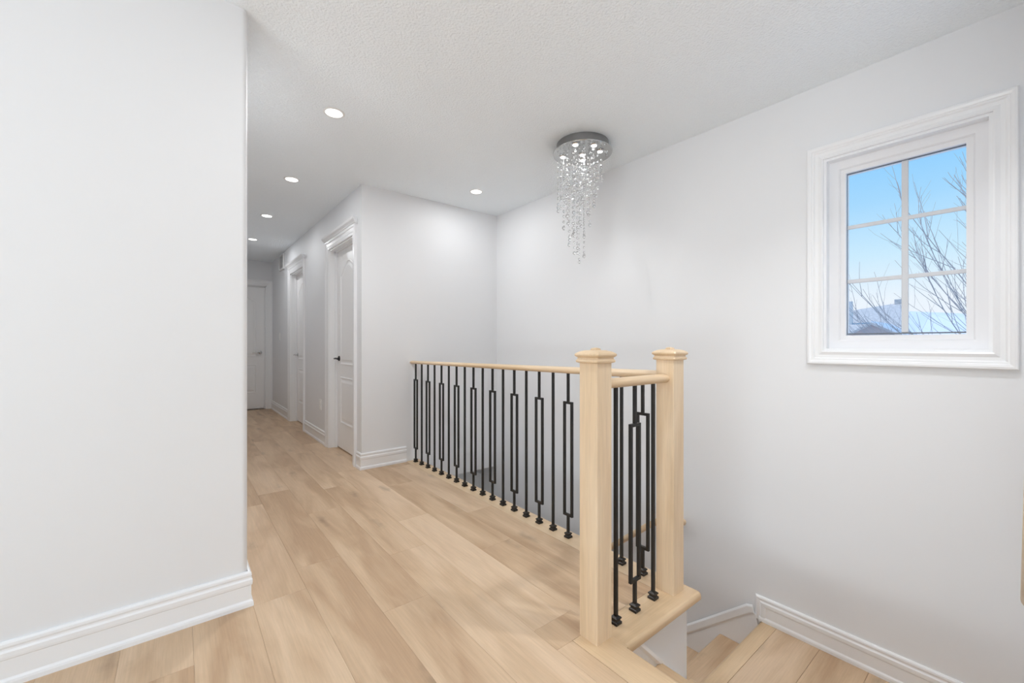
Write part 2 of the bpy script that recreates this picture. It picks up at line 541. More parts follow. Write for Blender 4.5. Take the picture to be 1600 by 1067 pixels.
# landing: separate boards running across
ys = [YN + 0.001, 0.105, 0.305, 0.505, 0.705, 0.9085]
for a, b in zip(ys[:-1], ys[1:]):
    w = 0.9585
    cuts = [(1.686, XR - 0.001)]
    for p, q in cuts:
        mb = MB()
        e, g = 0.0012, 0.0005
        mb.rings([[(p + g, a + g, ZL - NT), (q - g, a + g, ZL - NT), (q - g, b - g, ZL - NT), (p + g, b - g, ZL - NT)],
                  [(p + g, a + g, ZL - e), (q - g, a + g, ZL - e), (q - g, b - g, ZL - e), (p + g, b - g, ZL - e)],
                  [(p + g + e, a + g + e, ZL), (q - g - e, a + g + e, ZL), (q - g - e, b - g - e, ZL), (p + g + e, b - g - e, ZL)]])
        mb.build('plank', M['floor_x'], stairs)
mb = MB()
mb.rings([[(XU + 0.002, 0.909 + u, ZL + z) for u, z in nosing_prof(0.088, 0.024, 0.04)], [(XR - 0.001, 0.909 + u, ZL + z) for u, z in nosing_prof(0.088, 0.024, 0.04)]])
mb.build('landing_nosing', M['nosing_x'], stairs, True)
RUN, RISE = 0.235, 0.20
for k in range(11):
    y = 0.965 + RUN * k
    MB().box(XU + 0.002, XR - 0.014, y, y + 0.015, ZL - RISE * (k + 1), ZL - RISE * k - 0.036).build('riser', M['nosing_x'], stairs)
    if k < 10:
        z = ZL - RISE * (k + 1)
        MB().rings([[(XU + 0.002, y + 0.015 + u, z + zz) for u, zz in nosing_prof(RUN + 0.018)], [(XR - 0.014, y + 0.015 + u, z + zz) for u, zz in nosing_prof(RUN + 0.018)]]).build('tread', M['floor_x'], stairs, True)
# skirt boards
SL = RISE / RUN
def sk(y, top): return top - SL * (y - 1.046)
mb = MB()
mb.prism([(1.02, -0.512), (1.046, -0.518), (3.30, sk(3.30, -0.518)), (3.30, sk(3.30, -0.85)), (1.0, -0.81), (1.0, -0.60)], XR - 0.012, XR, 'x')
sb = mb.build('skirt_board', M['trim'], stairs)
mb = MB()
mb.sweep([(XR - 0.012, 3.30, sk(3.30, -0.518)), (XR - 0.012, 1.046, -0.518), (XR - 0.012, 1.024, -0.512)], (-1, 0, 0),
         [(0, 0), (0, 0.005), (0.008, 0.009), (0.040, 0.009), (0.046, 0.005), (0.050, 0.0)])
mb.build('skirt_moulding', M['trim'], sb)
mb = MB()
mb.prism([(1.262, -0.036), (1.345, -0.036), (XU, -0.385), (XU, -0.62), (1.262, -0.20)], YU - 0.012, YU, 'y')
sb = mb.build('skirt_board', M['trim'], stairs)
mb = MB()
mb.sweep([(1.345, YU - 0.012, -0.036), (XU, YU - 0.012, -0.385)], (0, -1, 0), [(0, 0), (0, 0.008), (-0.012, 0.009), (-0.022, 0.0)])
mb.build('skirt_moulding', M['trim'], sb)

# ------------------------------------------------------------------ baseboards
BASE = [(0, 0), (0.019, 0), (0.019, 0.014), (0.017, 0.021), (0.0125, 0.026), (0.0115, 0.028), (0.0115, 0.084), (0.0145, 0.088), (0.0155, 0.096),
        (0.0155, 0.108), (0.011, 0.114), (0.0105, 0.119), (0.013, 0.126), (0.012, 0.134), (0.007, 0.140), (0, 0.140)]
def baseboard(name, path, label):
    b = MB().sweep(path, (0, 0, 1), BASE).build(name, M['trim'], smooth=False)
    return struct(b, label, 'baseboard')
# profile a is along up x tangent = left of travel
path_left = [(XW, YL, 0), (XL, YL, 0), (XL, YE, 0)]
baseboard('baseboard_left', list(reversed(path_left)), 'white moulded baseboard along the left foreground wall')
baseboard('baseboard_back', [(1.6245, YB, 0), (XH, YB, 0), (XH, D1[0] - 0.098, 0)], 'white moulded baseboard turning the corner by the railing')
baseboard('baseboard_hall', [(XH, D1[1] + 0.098, 0), (XH, D2[0] - 0.098, 0)], 'white baseboard between the two hallway doors')
baseboard('baseboard_far', [(XH, D2[1] + 0.098, 0), (XH, YE, 0), (XH - 0.0, YE, 0)][:2], 'short white baseboard past the farther hallway door')
bl = struct(MB().sweep([(XR, YN, ZL), (XR, 1.000, ZL)], (0, 0, 1), [(-a if False else a, b) for a, b in BASE[:7]] + [(0.0, 0.084)]).build('baseboard_right', M['trim']), 'white moulded baseboard on the stair landing under the window', 'baseboard')
# upper moulding turns down at the end of the landing
capm = [(0, 0), (0, 0.007), (-0.006, 0.012), (-0.014, 0.013), (-0.021, 0.0105), (-0.026, 0.011), (-0.032, 0.0155), (-0.044, 0.0155), (-0.052, 0.0145), (-0.056, 0.0115), (-0.056, 0.0)]
mb = MB().sweep([(XR, YN, ZL + 0.14), (XR, 1.022, ZL + 0.14), (XR, 1.022, ZL + 0.004)], (-1, 0, 0), [(-a, b) for a, b in capm])
mb.build('cap_moulding', M['trim'], bl)

# ------------------------------------------------------------------ doors
CAS = [(0, 0), (0, 0.010), (0.008, 0.013), (0.018, 0.013), (0.030, 0.016), (0.058, 0.018), (0.066, 0.023), (0.082, 0.025), (0.088, 0.021), (0.088, 0)]
def door(name, origin, rz, w, h, label, lever, lever_z, cap=True, lever_side=1):
    """local frame: x along the wall 0..w, wall face at y=0, room towards -y, recess towards +y"""
    root = empty(name, origin, rz)
    struct(root, label, 'door')
    # jamb lining
    mb = MB()
    mb.box(-0.0, 0.018, 0.0, 0.118, 0, h).box(w - 0.018, w, 0.0, 0.118, 0, h).box(0, w, 0.0, 0.118, h - 0.018, h)
    mb.box(0.018, 0.030, 0.052, 0.075, 0, h - 0.018).box(w - 0.030, w - 0.018, 0.052, 0.075, 0, h - 0.018).box(0.018, w - 0.018, 0.052, 0.075, h - 0.030, h - 0.018)
    mb.build('jamb', M['trim'], root)
    mb = MB()
    mb.sweep([(w - 0.006, 0, 0), (w - 0.006, 0, h - 0.006), (0.006, 0, h - 0.006), (0.006, 0, 0)], (0, -1, 0), [(-a, b) for a, b in CAS])
    mb.build('casing', M['trim'], root)
    if cap:
        zc = h + 0.082
        mb = MB()
        prof = [(0.0, 0.0), (-0.026, 0.0), (-0.032, 0.012), (-0.046, 0.028), (-0.052, 0.044), (0, 0.044)]
        mb.rings([[(-0.095 - (-p[0]) * 0.5, p[0], zc + p[1]) for p in prof], [(w + 0.095 + (-p[0]) * 0.5, p[0], zc + p[1]) for p in prof]])
        mb.build('head_cap', M['trim'], root)
    # leaf
    lw, lh = w - 0.042, h - 0.034
    x0, z0, yf = 0.021, 0.012, 0.076
    leaf = MB().box(x0, x0 + lw, yf, yf + 0.035, z0, z0 + lh).build('leaf', M['door'], root)
    st = 0.115
    xa, xb = x0 + st, x0 + lw - st
    PR = [(0.0, 0.0), (0.0, 0.004), (0.006, 0.007), (0.014, 0.004), (0.020, 0.0005), (0.020, 0.0)]
    def panel(path):
        mb = MB().sweep(path, (0, -1, 0), PR, closed=True)
        inner = MB().sweep(path, (0, -1, 0), [(0.034, 0), (0.034, 0.001), (0.048, 0.006), (0.048, 0.0)], closed=True)
        n = len(path)
        me = mb.mesh('panel', M['door'])
        o = bpy.data.objects.new('panel', me); COL.objects.link(o); o.parent = leaf
        # raised field
        P = [Vector(p) for p in path]
        N = Vector((0, -1, 0))
        ring = []
        for i in range(n):
            t1 = (P[i] - P[i - 1]).normalized(); t2 = (P[(i + 1) % n] - P[i]).normalized()
            p1, p2 = N.cross(t1), N.cross(t2)
            ring.append((P[i], (p1 + p2) / (1 + p1.dot(p2))))
        inner.bm.free()
        fb = MB()
        fb.rings([[p + o_ * 0.034 for p, o_ in ring], [p + o_ * 0.034 + N * 0.001 for p, o_ in ring], [p + o_ * 0.055 + N * 0.007 for p, o_ in ring]])
        fb.build('panel_field', M['door'], leaf)
    # find orientation that makes the sweep offset point inwards
    lo = [(xa, yf, 0.27), (xb, yf, 0.27), (xb, yf, 0.74), (xa, yf, 0.74)]
    up = [(xa, yf, 0.865), (xb, yf, 0.865), (xb, yf, 1.77)]
    for k in range(1, 10):
        t = k / 10
        up.append((xb + (xa - xb) * t, yf, 1.77 + 0.13 * math.sin(math.pi * t) ** 1.3))
    up.append((xa, yf, 1.77))
    def orient(path):
        P = [Vector(p) for p in path]
        c = sum(P, Vector()) / len(P)
        t = (P[1] - P[0]).normalized()
        off = Vector((0, -1, 0)).cross(t)
        return path if off.dot(c - P[0]) > 0 else list(reversed(path))
    panel(orient(lo)); panel(orient(up))
    # lever
    lx = x0 + (lw - 0.065 if lever_side > 0 else 0.065)
    s = -1 if lever_side > 0 else 1
    hd = MB()
    hd.lathe([(0.0, 0), (0.027, 0), (0.027, 0.006), (0.022, 0.010), (0.012, 0.012), (0.0, 0.012)][1:-1], (lx, yf, lever_z), 'y', 20, -1)
    ho = hd.build('lever_handle', lever, root, True)
    lv = MB().tube([(lx, yf - 0.010, lever_z), (lx, yf - 0.045, lever_z), (lx + s * 0.012, yf - 0.052, lever_z), (lx + s * 0.06, yf - 0.052, lever_z + 0.003), (lx + s * 0.115, yf - 0.048, lever_z - 0.004)],
                   [0.009, 0.008, 0.009, 0.009, 0.007], 10, ref=(0.1, 0.2, 1))
    lv.build('lever', lever, ho, True)
    # dark gap at the sill
    return root
# hall wall doors: local x -> world -y when the wall faces -x.  rz=+90deg maps local x->+y, local y->-x ; rz=-90: x->-y, y->+x
door('door_1', (XH, D1[1], 0), math.radians(-90), D1[1] - D1[0], 2.05, 'white two panel hallway door with black lever, nearest the railing', M['dark_metal'], 0.925, True, -1)
door('door_2', (XH, D2[1], 0), math.radians(-90), D2[1] - D2[0], 2.05, 'white hallway door farther along, past the wall outlet', M['chrome'], 0.925, True, -1)
door('door_3', (DE[0], YE, 0), 0.0, DE[1] - DE[0], 2.045, 'white two panel door with chrome lever at the hallway end', M['chrome'], 0.935, False, 1)
# door casing on the lower storey
dl = empty('door_4', (XR, 4.62, ZLOW), math.radians(-90))
struct(dl, 'white lower hall doorway seen between the balusters', 'door')
MB().sweep([(0.70, 0, 0), (0.70, 0, 2.28), (0, 0, 2.28), (0, 0, 0)], (0, -1, 0), [(-a, b) for a, b in CAS]).build('casing', M['trim'], dl)
MB().box(0, 0.70, -0.006, 0.0, 0, 2.28).build('leaf', M['door'], dl)

# ------------------------------------------------------------------ window in the right wall
win = empty('window_1', (XR, 0, 0))
struct(win, 'white framed window with six panes in the stairwell wall', 'window')
y0, y1, z0, z1 = WIN
def loop(ya, yb, za, zb, x=0.0):
    # counter-clockwise seen from the room so that offsets point outward with negative a
    return [(x, ya, za), (x, yb, za), (x, yb, zb), (x, ya, zb)]
def orient_out(path):
    P = [Vector(p) for p in path]
    c = sum(P, Vector()) / 4
    off = Vector((-1, 0, 0)).cross((P[1] - P[0]).normalized())
    return path if off.dot(c - P[0]) < 0 else list(reversed(path))
WC = [(0, -0.002), (0, 0.014), (0.006, 0.017), (0.012, 0.015), (0.020, 0.012), (0.034, 0.013), (0.040, 0.019), (0.046, 0.019), (0.049, 0.023), (0.058, 0.026), (0.066, 0.025), (0.070, 0.020), (0.070, -0.002)]
for i in range(4):
    path = orient_out(loop(y0, y1, z0, z1))
    P = path + path
    # each side a mitred board
    a, b = Vector(P[i]), Vector(P[i + 1])
    N = Vector((-1, 0, 0))
    t = (b - a).normalized(); p = N.cross(t)
    ringA = [a + p * u - t * u + N * v for u, v in WC]
    ringB = [b + p * u + t * u + N * v for u, v in WC]
    MB().rings([ringA, ringB]).build('casing', M['trim'], win)
# reveal lining
mb = MB()
mb.sweep(orient_out(loop(y0, y1, z0, z1)), (-1, 0, 0), [(0.0, 0.0), (0.0, -0.14), (-0.012, -0.14), (-0.012, 0.0)], closed=True)
mb.build('reveal', M['trim'], win)
# fixed frame, then stepped sash
def frame_ring(name, ya, yb, za, zb, w, xa, xb, m, parent, step=0.0):
    mb = MB()
    mb.sweep(orient_out(loop(ya, yb, za, zb, xa)), (-1, 0, 0), [(-0.0, 0.0), (0.0, -(xb - xa)), (-w, -(xb - xa)), (-w, -step), (-w + step, 0.0)] , closed=True)
    return mb.build(name, m, parent)
GY0, GY1, GZ0, GZ1 = 0.168, 0.611, 1.127, 1.957
fr = frame_ring('frame', y0 + 0.012, y1 - 0.012, z0 + 0.012, z1 - 0.012, 0.046, 0.050, 0.13, M['vinyl'], win, 0.006)
frame_ring('sash', GY0 - 0.026, GY1 + 0.026, GZ0 - 0.036, GZ1 + 0.036, 0.0245, 0.066, 0.12, M['vinyl'], win, 0.010)
frame_ring('gasket', GY0 - 0.006, GY1 + 0.006, GZ0 - 0.006, GZ1 + 0.006, 0.006, 0.078, 0.09, M['gasket'], win, 0.0)
# fill between frame and sash rings
mb = MB()
mb.sweep(orient_out(loop(y0 + 0.05, y1 - 0.05, z0 + 0.05, z1 - 0.05, 0.060)), (-1, 0, 0), [(0, 0), (0, -0.06), (-0.03, -0.06), (-0.03, 0)], closed=True)
mb.build('glazing_bead', M['vinyl'], win)
mw = 0.0125
ym = 0.389
zm1, zm2 = 1.397, 1.679
MB().box(0.079, 0.091, ym - mw, ym + mw, GZ0, GZ1, 0.003).build('muntin', M['muntin'], win)
for zz in (zm1, zm2):
    MB().box(0.080, 0.090, GY0, GY1, zz - mw * 0.8, zz + mw * 0.8, 0.003).build('muntin', M['muntin'], win)
cy = [GY0 - 0.004, ym, GY1 + 0.004]
cz = [GZ0 - 0.004, zm1, zm2, GZ1 + 0.004]
for i in range(2):
    for j in range(3):
        MB().box(0.0845, 0.0865, cy[i] + 0.0005, cy[i + 1] - 0.0005, cz[j] + 0.0005, cz[j + 1] - 0.0005).build('pane', M['glass'], win)

# ------------------------------------------------------------------ landing railing
rail = empty('stair_railing', (1.69, 1.0, 0))
tag(rail, 'oak landing railing with two newel posts and black iron balusters', 'railing')
def child(o, parent=rail):
    o.parent = parent
    o.matrix_parent_inverse = Matrix.Translation(parent.matrix_world.translation * 0)
    return o
bpy.context.view_layer.update()
RL = Vector(rail.location)
def rbuild(mb, name, m, parent, smooth=False):
    """geometry given in world coordinates -> stored relative to the railing root"""
    bmesh.ops.translate(mb.bm, verts=mb.bm.verts[:], vec=-RL)
    return mb.build(name, m, parent, smooth)
def newel(x, y, tilt=0):
    s = 0.042
    c = 0.004
    def sq(h, z, ch=0.0):
        return [(x - h + ch, y - h, z), (x + h - ch, y - h, z), (x + h, y - h + ch, z), (x + h, y + h - ch, z), (x + h - ch, y + h, z), (x - h + ch, y + h, z), (x - h, y + h - ch, z), (x - h, y - h + ch, z)]
    mb = MB()
    mb.rings([sq(s, 0.0, 0.003), sq(s, 1.012, 0.003)])
    post = rbuild(mb, 'newel_post', M['oak_z'], rail)
    mb = MB()
    mb.rings([sq(s + 0.002, 1.002, 0.003), sq(s + 0.010, 1.005, 0.004), sq(s + 0.011, 1.010, 0.004), sq(s + 0.007, 1.017, 0.004), sq(s + 0.006, 1.022, 0.004),
              sq(s + 0.013, 1.027, 0.004), sq(s + 0.015, 1.032, 0.005), sq(s + 0.013, 1.037, 0.006), sq(s + 0.002, 1.044, 0.006), sq(s - 0.012, 1.048, 0.006), sq(s - 0.026, 1.049, 0.005), sq(s - 0.028, 1.055, 0.004), sq(0.004, 1.058, 0.001)])
    rbuild(mb, 'post_cap', M['oak_x'], post)
    return post
N1 = (1.199, 1.008)
N2 = (1.684, 0.998)
newel(*N1)
newel(*N2)
def rail_prof(w=0.029, h=0.042):
    # rounded handrail section, (across, up) with up measured from the underside
    p = []
    for k in range(13):
        a = math.pi * k / 12
        p.append((w * math.cos(a), h * 0.52 + h * 0.48 * math.sin(a)))
    p += [(-w * 0.96, h * 0.34), (-w * 0.78, h * 0.14), (-w * 0.55, 0), (w * 0.55, 0), (w * 0.78, h * 0.14), (w * 0.96, h * 0.34)]
    return p
XRAIL = 1.69
def rz(y): return 0.893 + (3.585 - y) * 0.0085
mb = MB()
mb.rings([[(XRAIL + u, y, rz(y) + v) for u, v in rail_prof(h=0.026 + (3.585 - y) * 0.005)] for y in (YB - 0.001, 2.4, N2[1] + 0.04)])
rbuild(mb, 'handrail', M['oak_y'], rail, True)
mb = MB()
mb.rings([[(x, 1.003 + u, 0.906 + v) for u, v in rail_prof(h=0.036)] for x in (N1[0] + 0.04, N2[0] - 0.041)])
rbuild(mb, 'handrail', M['oak_x'], rail, True)
B = 0.0062
def baluster_mesh(rectangular, along, h):
    mb = MB()
    if not rectangular:
        mb.box(-B, B, -B, B, 0, h)
    else:
        hw = 0.0275
        zb_, zt = 0.118, 0.752
        mb.box(-B, B, -B, B, 0, zb_).box(-B, B, -B, B, zt, h)
        if along == 'y':
            mb.box(-B, B, -hw - B, -hw + B, zb_, zt).box(-B, B, hw - B, hw + B, zb_, zt)
            mb.box(-B, B, -hw + B, hw - B, zb_, zb_ + 2 * B).box(-B, B, -hw + B, hw - B, zt - 2 * B, zt)
        else:
            mb.box(-hw - B, -hw + B, -B, B, zb_, zt).box(hw - B, hw + B, -B, B, zb_, zt)
            mb.box(-hw + B, hw - B, -B, B, zb_, zb_ + 2 * B).box(-hw + B, hw - B, -B, B, zt - 2 * B, zt)
    return mb.mesh('baluster', M['iron'])
smb = MB()
def sqr(h, z): return [(-h, -h, z), (h, -h, z), (h, h, z), (-h, h, z)]
smb.rings([sqr(0.0165, 0), sqr(0.0165, 0.009), sqr(0.0125, 0.012), sqr(0.0115, 0.017), sqr(0.0155, 0.020), sqr(0.0155, 0.025), sqr(0.0085, 0.030)])
SHOE = smb.mesh('shoe', M['shoe'])
def baluster(x, y, rect, along, h):
    o = inst('baluster', baluster_mesh(rect, along, h), rail, (x - RL.x, y - RL.y, 0))
    inst('shoe', SHOE, o, (0, 0, 0))
nb = 21
for k in range(nb):
    y = 3.52 - k * (3.52 - 1.139) / (nb - 1)
    baluster(XRAIL, y, k % 2 == 0, 'y', rz(y) + 0.002)
baluster(1.312, 1.003, False, 'x', 0.908)
baluster(1.434, 1.003, True, 'x', 0.908)
baluster(1.563, 1.003, False, 'x', 0.908)

# ------------------------------------------------------------------ wall handrails
def smooth_path(pts, n=6):
    P = [Vector(p) for p in pts]
    out = []
    for i in range(len(P) - 1):
        p0, p1, p2, p3 = P[max(i - 1, 0)], P[i], P[i + 1], P[min(i + 2, len(P) - 1)]
        for k in range(n):
            t = k / n
            out.append(0.5 * ((2 * p1) + (-p0 + p2) * t + (2 * p0 - 5 * p1 + 4 * p2 - p3) * t * t + (-p0 + 3 * p1 - 3 * p2 + p3) * t ** 3))
    out.append(P[-1])
    return out
def wall_rail(name, pts, r, brackets, label, material):
    root = empty(name, pts[0])
    O = Vector(pts[0])
    tag(root, label, 'handrail')
    P = [Vector(p) - O for p in pts]
    d0, d1 = (P[1] - P[0]).normalized(), (P[-1] - P[-2]).normalized()
    path = [P[0] - d0 * r * 0.7, P[0] - d0 * r * 0.45] + P + [P[-1] + d1 * r * 0.45, P[-1] + d1 * r * 0.7]
    rr = [r * 0.35, r * 0.8] + [r] * len(P) + [r * 0.8, r * 0.35]
    MB().tube(path, rr, 16).build('rail', material, root, True)
    for (p, wdir) in brackets:
        p = Vector(p) - O; w = Vector(wdir)
        MB().tube([p + Vector((0, 0, -r * 0.9)), p + Vector((0, 0, -r - 0.03)), p + w * 0.6 + Vector((0, 0, -r - 0.045)), p + w + Vector((0, 0, -r - 0.045))], 0.006, 8, ref=(0.3, 0.2, 0.1)).build('bracket', M['dark_metal'], root, True)
    return root
wall_rail('wall_handrail', [(XR - 0.06, 1.44, -0.100), (XR - 0.06, 1.53, -0.103), (XR - 0.06, 1.60, -0.135), (XR - 0.06, 1.70, -0.208), (XR - 0.06, 2.036, -0.490), (XR - 0.06, 3.3, -1.55)], 0.021,
          [((XR - 0.06, 2.35, -0.755), (0.06, 0, 0)), ((XR - 0.06, 3.0, -1.30), (0.06, 0, 0))], 'oak handrail sloping down the stairwell wall behind the balusters', M['oak_y'])
wall_rail('wall_handrail', [(1.0, -0.020, 1.06), (2.19, 0.003, 0.222)], 0.026,
          [((1.35, -0.012, 0.815), (0, -0.062, 0)), ((1.95, 0.0, 0.39), (0, -0.074, 0))], 'oak handrail end cut off by the right edge of the picture', M['oak_x'])

# ------------------------------------------------------------------ recessed lights
def recessed(x, y, label, power, spread=180):
    root = empty('recessed_light', (x, y, CEIL))
    tag(root, label, 'ceiling light', 'recessed ceiling lights')
    MB().lathe([(0.047, -0.001), (0.060, 0.0), (0.060, -0.003), (0.054, -0.006), (0.047, -0.004)], (0, 0, 0), 'z', 32).build('trim_ring', M['plastic'], root, True)
    MB().lathe([(0.0475, -0.0005), (0.0475, -0.004), (0.020, -0.0045)], (0, 0, 0), 'z', 32).build('lens', M['led'], root)
    d = bpy.data.lights.new('led', 'AREA')
    d.shape = 'DISK'; d.size = 0.09; d.energy = power; d.color = (0.97, 0.985, 1.0); d.spread = math.radians(spread)
    l = bpy.data.objects.new('led', d); COL.objects.link(l)
    l.location = (0, 0, -0.012); l.parent = root
PWR = 7.0
recessed(0.718, 2.585, 'recessed ceiling light nearest and largest, at the hallway mouth', PWR * 1.8)
recessed(0.734, 3.845, 'second recessed ceiling light along the hallway', PWR * 0.25)
recessed(0.735, 5.101, 'third recessed ceiling light along the hallway', PWR * 0.32)
recessed(0.755, 6.357, 'farthest recessed ceiling light, by the hallway end door', PWR * 0.66)
recessed(0.722, 1.325, 'added recessed ceiling light above the viewer, out of view', PWR * 0.55)  # unseen lamp added to brighten floor and ceiling around the viewer
recessed(0.725, 0.065, 'added recessed ceiling light behind the one above the viewer, out of view', PWR * 0.45)  # second unseen lamp, added for the right wall and near ceiling
recessed(-1.05, 0.70, 'added recessed ceiling light over the loft left of the viewer, out of view', PWR * 0.1)  # weak lamp added out of view for the left side
recessed(-1.05, -1.10, 'added recessed ceiling light over the loft behind the viewer, out of view', PWR * 0.1)  # another weak lamp added out of view behind
recessed(1.72, 0.28, 'added recessed ceiling light above the stair landing, out of view', PWR * 1.0, 115)  # unseen lamp with narrowed spread, added to brighten the stair landing
recessed(2.085, 3.122, 'recessed ceiling light above the railing, left of the chandelier', PWR * 0.45)

# ------------------------------------------------------------------ chandelier
CX, CY = 2.164, 1.935
ch = empty('chandelier', (CX, CY, CEIL))
tag(ch, 'round crystal rain chandelier hanging over the stairwell', 'chandelier')
MB().lathe([(0.176, 0.0), (0.176, -0.060), (0.01, -0.060)], (0, 0, 0), 'z', 48).build('canopy', M['drum'], ch, True)
MB().lathe([(0.10, -0.058), (0.200, -0.058), (0.202, -0.061), (0.200, -0.065), (0.01, -0.065)], (0, 0, 0), 'z', 56).build('plate', M['plate'], ch, True)
bulbs = [(1.863, 2.018), (2.043, 2.085), (1.926, 2.152), (1.984, 2.229), (1.805, 2.209)]
lamp_xy = [(2.018 - CX, 1.864 - CY), (2.085 - CX, 2.043 - CY), (2.229 - CX, 1.990 - CY), (2.218 - CX, 1.825 - CY), (2.120 - CX, 1.795 - CY), (0.0, 0.0)]
for (bx, by) in lamp_xy:
    cup = MB().lathe([(0.027, -0.064), (0.028, -0.069), (0.024, -0.073), (0.017, -0.073)], (bx, by, 0), 'z', 20).build('lamp_holder', M['chrome'], ch, True)
    MB().lathe([(0.0165, -0.070), (0.0165, -0.0745), (0.010, -0.078), (0.003, -0.079)], (bx, by, 0), 'z', 16).build('bulb', M['bulb'], cup, True)
    d = bpy.data.lights.new('bulb_light', 'SPOT')
    d.energy = 4.0; d.spot_size = math.radians(105); d.spot_blend = 1.0; d.shadow_soft_size = 0.02; d.color = (0.97, 0.985, 1.0)
    l = bpy.data.objects.new('bulb_light', d); COL.objects.link(l)
    l.location = (bx, by, -0.088); l.parent = ch
# crystal strands: a spiral curtain, longest toward the middle
rc = random.Random(11)
def bead(mb, c, r):
    s = 6
    rings = []
    for fr_, hz in ((0.25, 0.95), (0.8, 0.5), (1.0, 0.0), (0.8, -0.5), (0.25, -0.95)):
        rings.append([(c[0] + r * fr_ * math.cos(2 * math.pi * k / s + fr_), c[1] + r * fr_ * math.sin(2 * math.pi * k / s + fr_), c[2] + r * hz) for k in range(s)])
    mb.rings(rings)
ns = 0
for ring_r, cnt, base, spread in ((0.168, 18, 0.16, 0.20), (0.130, 14, 0.32, 0.16), (0.092, 11, 0.45, 0.14), (0.055, 7, 0.58, 0.10), (0.022, 3, 0.68, 0.03)):
    for k in range(cnt):
        a = 2 * math.pi * k / cnt + ring_r * 9
        # longest on the hall side (camera's left), shortest on the window side
        dirn = math.cos(a - math.radians(141))
        L = base + spread * dirn + rc.uniform(-0.03, 0.03)
        x, y = ring_r * math.cos(a), ring_r * math.sin(a)
        mb = MB()
        mb.tube([(x, y, -0.065), (x, y, -0.07 - L)], 0.0006, 4)
        z = -0.10 - rc.uniform(0, 0.03)
        while z > -0.07 - L:
            bead(mb, (x, y, z), rc.choice((0.007, 0.009, 0.009)))
            z -= rc.uniform(0.030, 0.042)
        bead(mb, (x, y, -0.075 - L), 0.0125)
        mb.build('crystal_strand', M['crystal'], ch)

# ------------------------------------------------------------------ small fittings on the hall wall
vent = empty('wall_vent', (XH, 7.06, 2.30))
tag(vent, 'white louvred air vent high on the hallway wall', 'vent')
MB().box(-0.022, 0.0, -0.17, -0.145, -0.115, 0.115, 0.003).box(-0.022, 0.0, 0.145, 0.17, -0.115, 0.115, 0.003).box(-0.022, 0.0, -0.145, 0.145, 0.095, 0.115).box(-0.022, 0.0, -0.145, 0.145, -0.115, -0.095).build('vent_frame', M['grille'], vent)
for k in range(7):
    z = -0.08 + k * 0.027
    MB().prism([(-0.014, z - 0.008), (-0.002, z + 0.008), (-0.001, z + 0.007), (-0.013, z - 0.010)], -0.145, 0.145, 'y').bm if False else None
    mb = MB(); mb.rings([[(-0.014, yy, z - 0.009), (-0.012, yy, z - 0.010), (-0.001, yy, z + 0.009), (-0.003, yy, z + 0.010)] for yy in (-0.145, 0.145)])
    mb.build('louvre', M['grille'], vent)
out = empty('wall_outlet', (XH, 4.90, 0.41))
tag(out, 'white electrical outlet plate low between the hallway doors', 'outlet')
MB().box(-0.006, 0, -0.036, 0.036, -0.058, 0.058, 0.002).build('cover_plate', M['plastic'], out)
for s in (-1, 1):
    MB().box(-0.008, -0.005, -0.017, 0.017, s * 0.022 - 0.015, s * 0.022 + 0.015, 0.001).build('socket', M['plastic'], out)
sw = empty('light_switch', (XH, 7.25, 1.19))
tag(sw, 'white light switch plate past the farther hallway door', 'light switch')
MB().box(-0.006, 0, -0.036, 0.036, -0.058, 0.058, 0.002).build('cover_plate', M['plastic'], sw)
MB().box(-0.010, -0.005, -0.017, 0.017, -0.033, 0.033, 0.002).build('rocker', M['plastic'], sw)

# ------------------------------------------------------------------ outside the window
struct(MB().box(3.2, 120, -70, 70, -3.6, -3.5).build('ground', M['snow']), 'snow covered ground outside the window', 'ground')

def house(name, loc, label):
    r = empty(name, loc); tag(r, label, 'house'); return r
# neighbour house: grey hipped roof, small front gable
HZ = -3.5
h = house('neighbour_house', (14.0, 2.6, HZ), 'neighbouring house with grey shingle roof and small front gable')
def hz(z): return z - HZ
MB().box(1.0, 3.2, -0.25, 5.5, 0, hz(1.25)).build('house_wall', M['siding'], h)
mb = MB()
mb.rings([[(0.6, -0.62, hz(1.10)), (0.6, 6.2, hz(1.10)), (0.6, 6.2, hz(1.20)), (0.6, -0.62, hz(1.20))],
          [(4.2, 0.08, hz(2.34)), (4.2, 3.0, hz(1.48)), (4.2, 3.0, hz(1.56)), (4.2, 0.08, hz(2.42))],
          [(6.4, 0.35, hz(1.10)), (6.4, 6.2, hz(1.10)), (6.4, 6.2, hz(1.20)), (6.4, 0.35, hz(1.20))]])
mb.build('roof', M['shingle'], h)
mb = MB()
mb.prism([(-0.40, 0), (0.36, 0), (0.36, hz(1.36)), (-0.03, hz(1.57)), (-0.40, hz(1.36))], -0.2, 1.4, 'x')
mb.build('gable_wall', M['siding'], h)
for sg in (1, -1):
    p0, p1 = (-0.03, hz(1.63)), (-0.03 + sg * 0.62, hz(1.26))
    MB().prism([p0, p1, (p1[0], p1[1] - 0.05), (p0[0], p0[1] - 0.06)], -0.32, 1.9, 'x').build('gable_roof', M['shingle'], h)
    if sg < 0:
        MB().prism([(p0[0], p0[1] + 0.03), (p1[0] - 0.03, p1[1] + 0.04), (p1[0] - 0.03, p1[1] - 0.01), p0], -0.34, 1.9, 'x').build('roof_snow', M['snow'], h)
MB().box(2.0, 2.12, 0.86, 0.96, hz(1.6), hz(2.38)).build('chimney_pipe', M['house_trim'], h)
MB().box(4.0, 4.35, 0.02, 0.22, hz(2.3), hz(2.52), 0.02).build('roof_vent', M['shingle'], h)
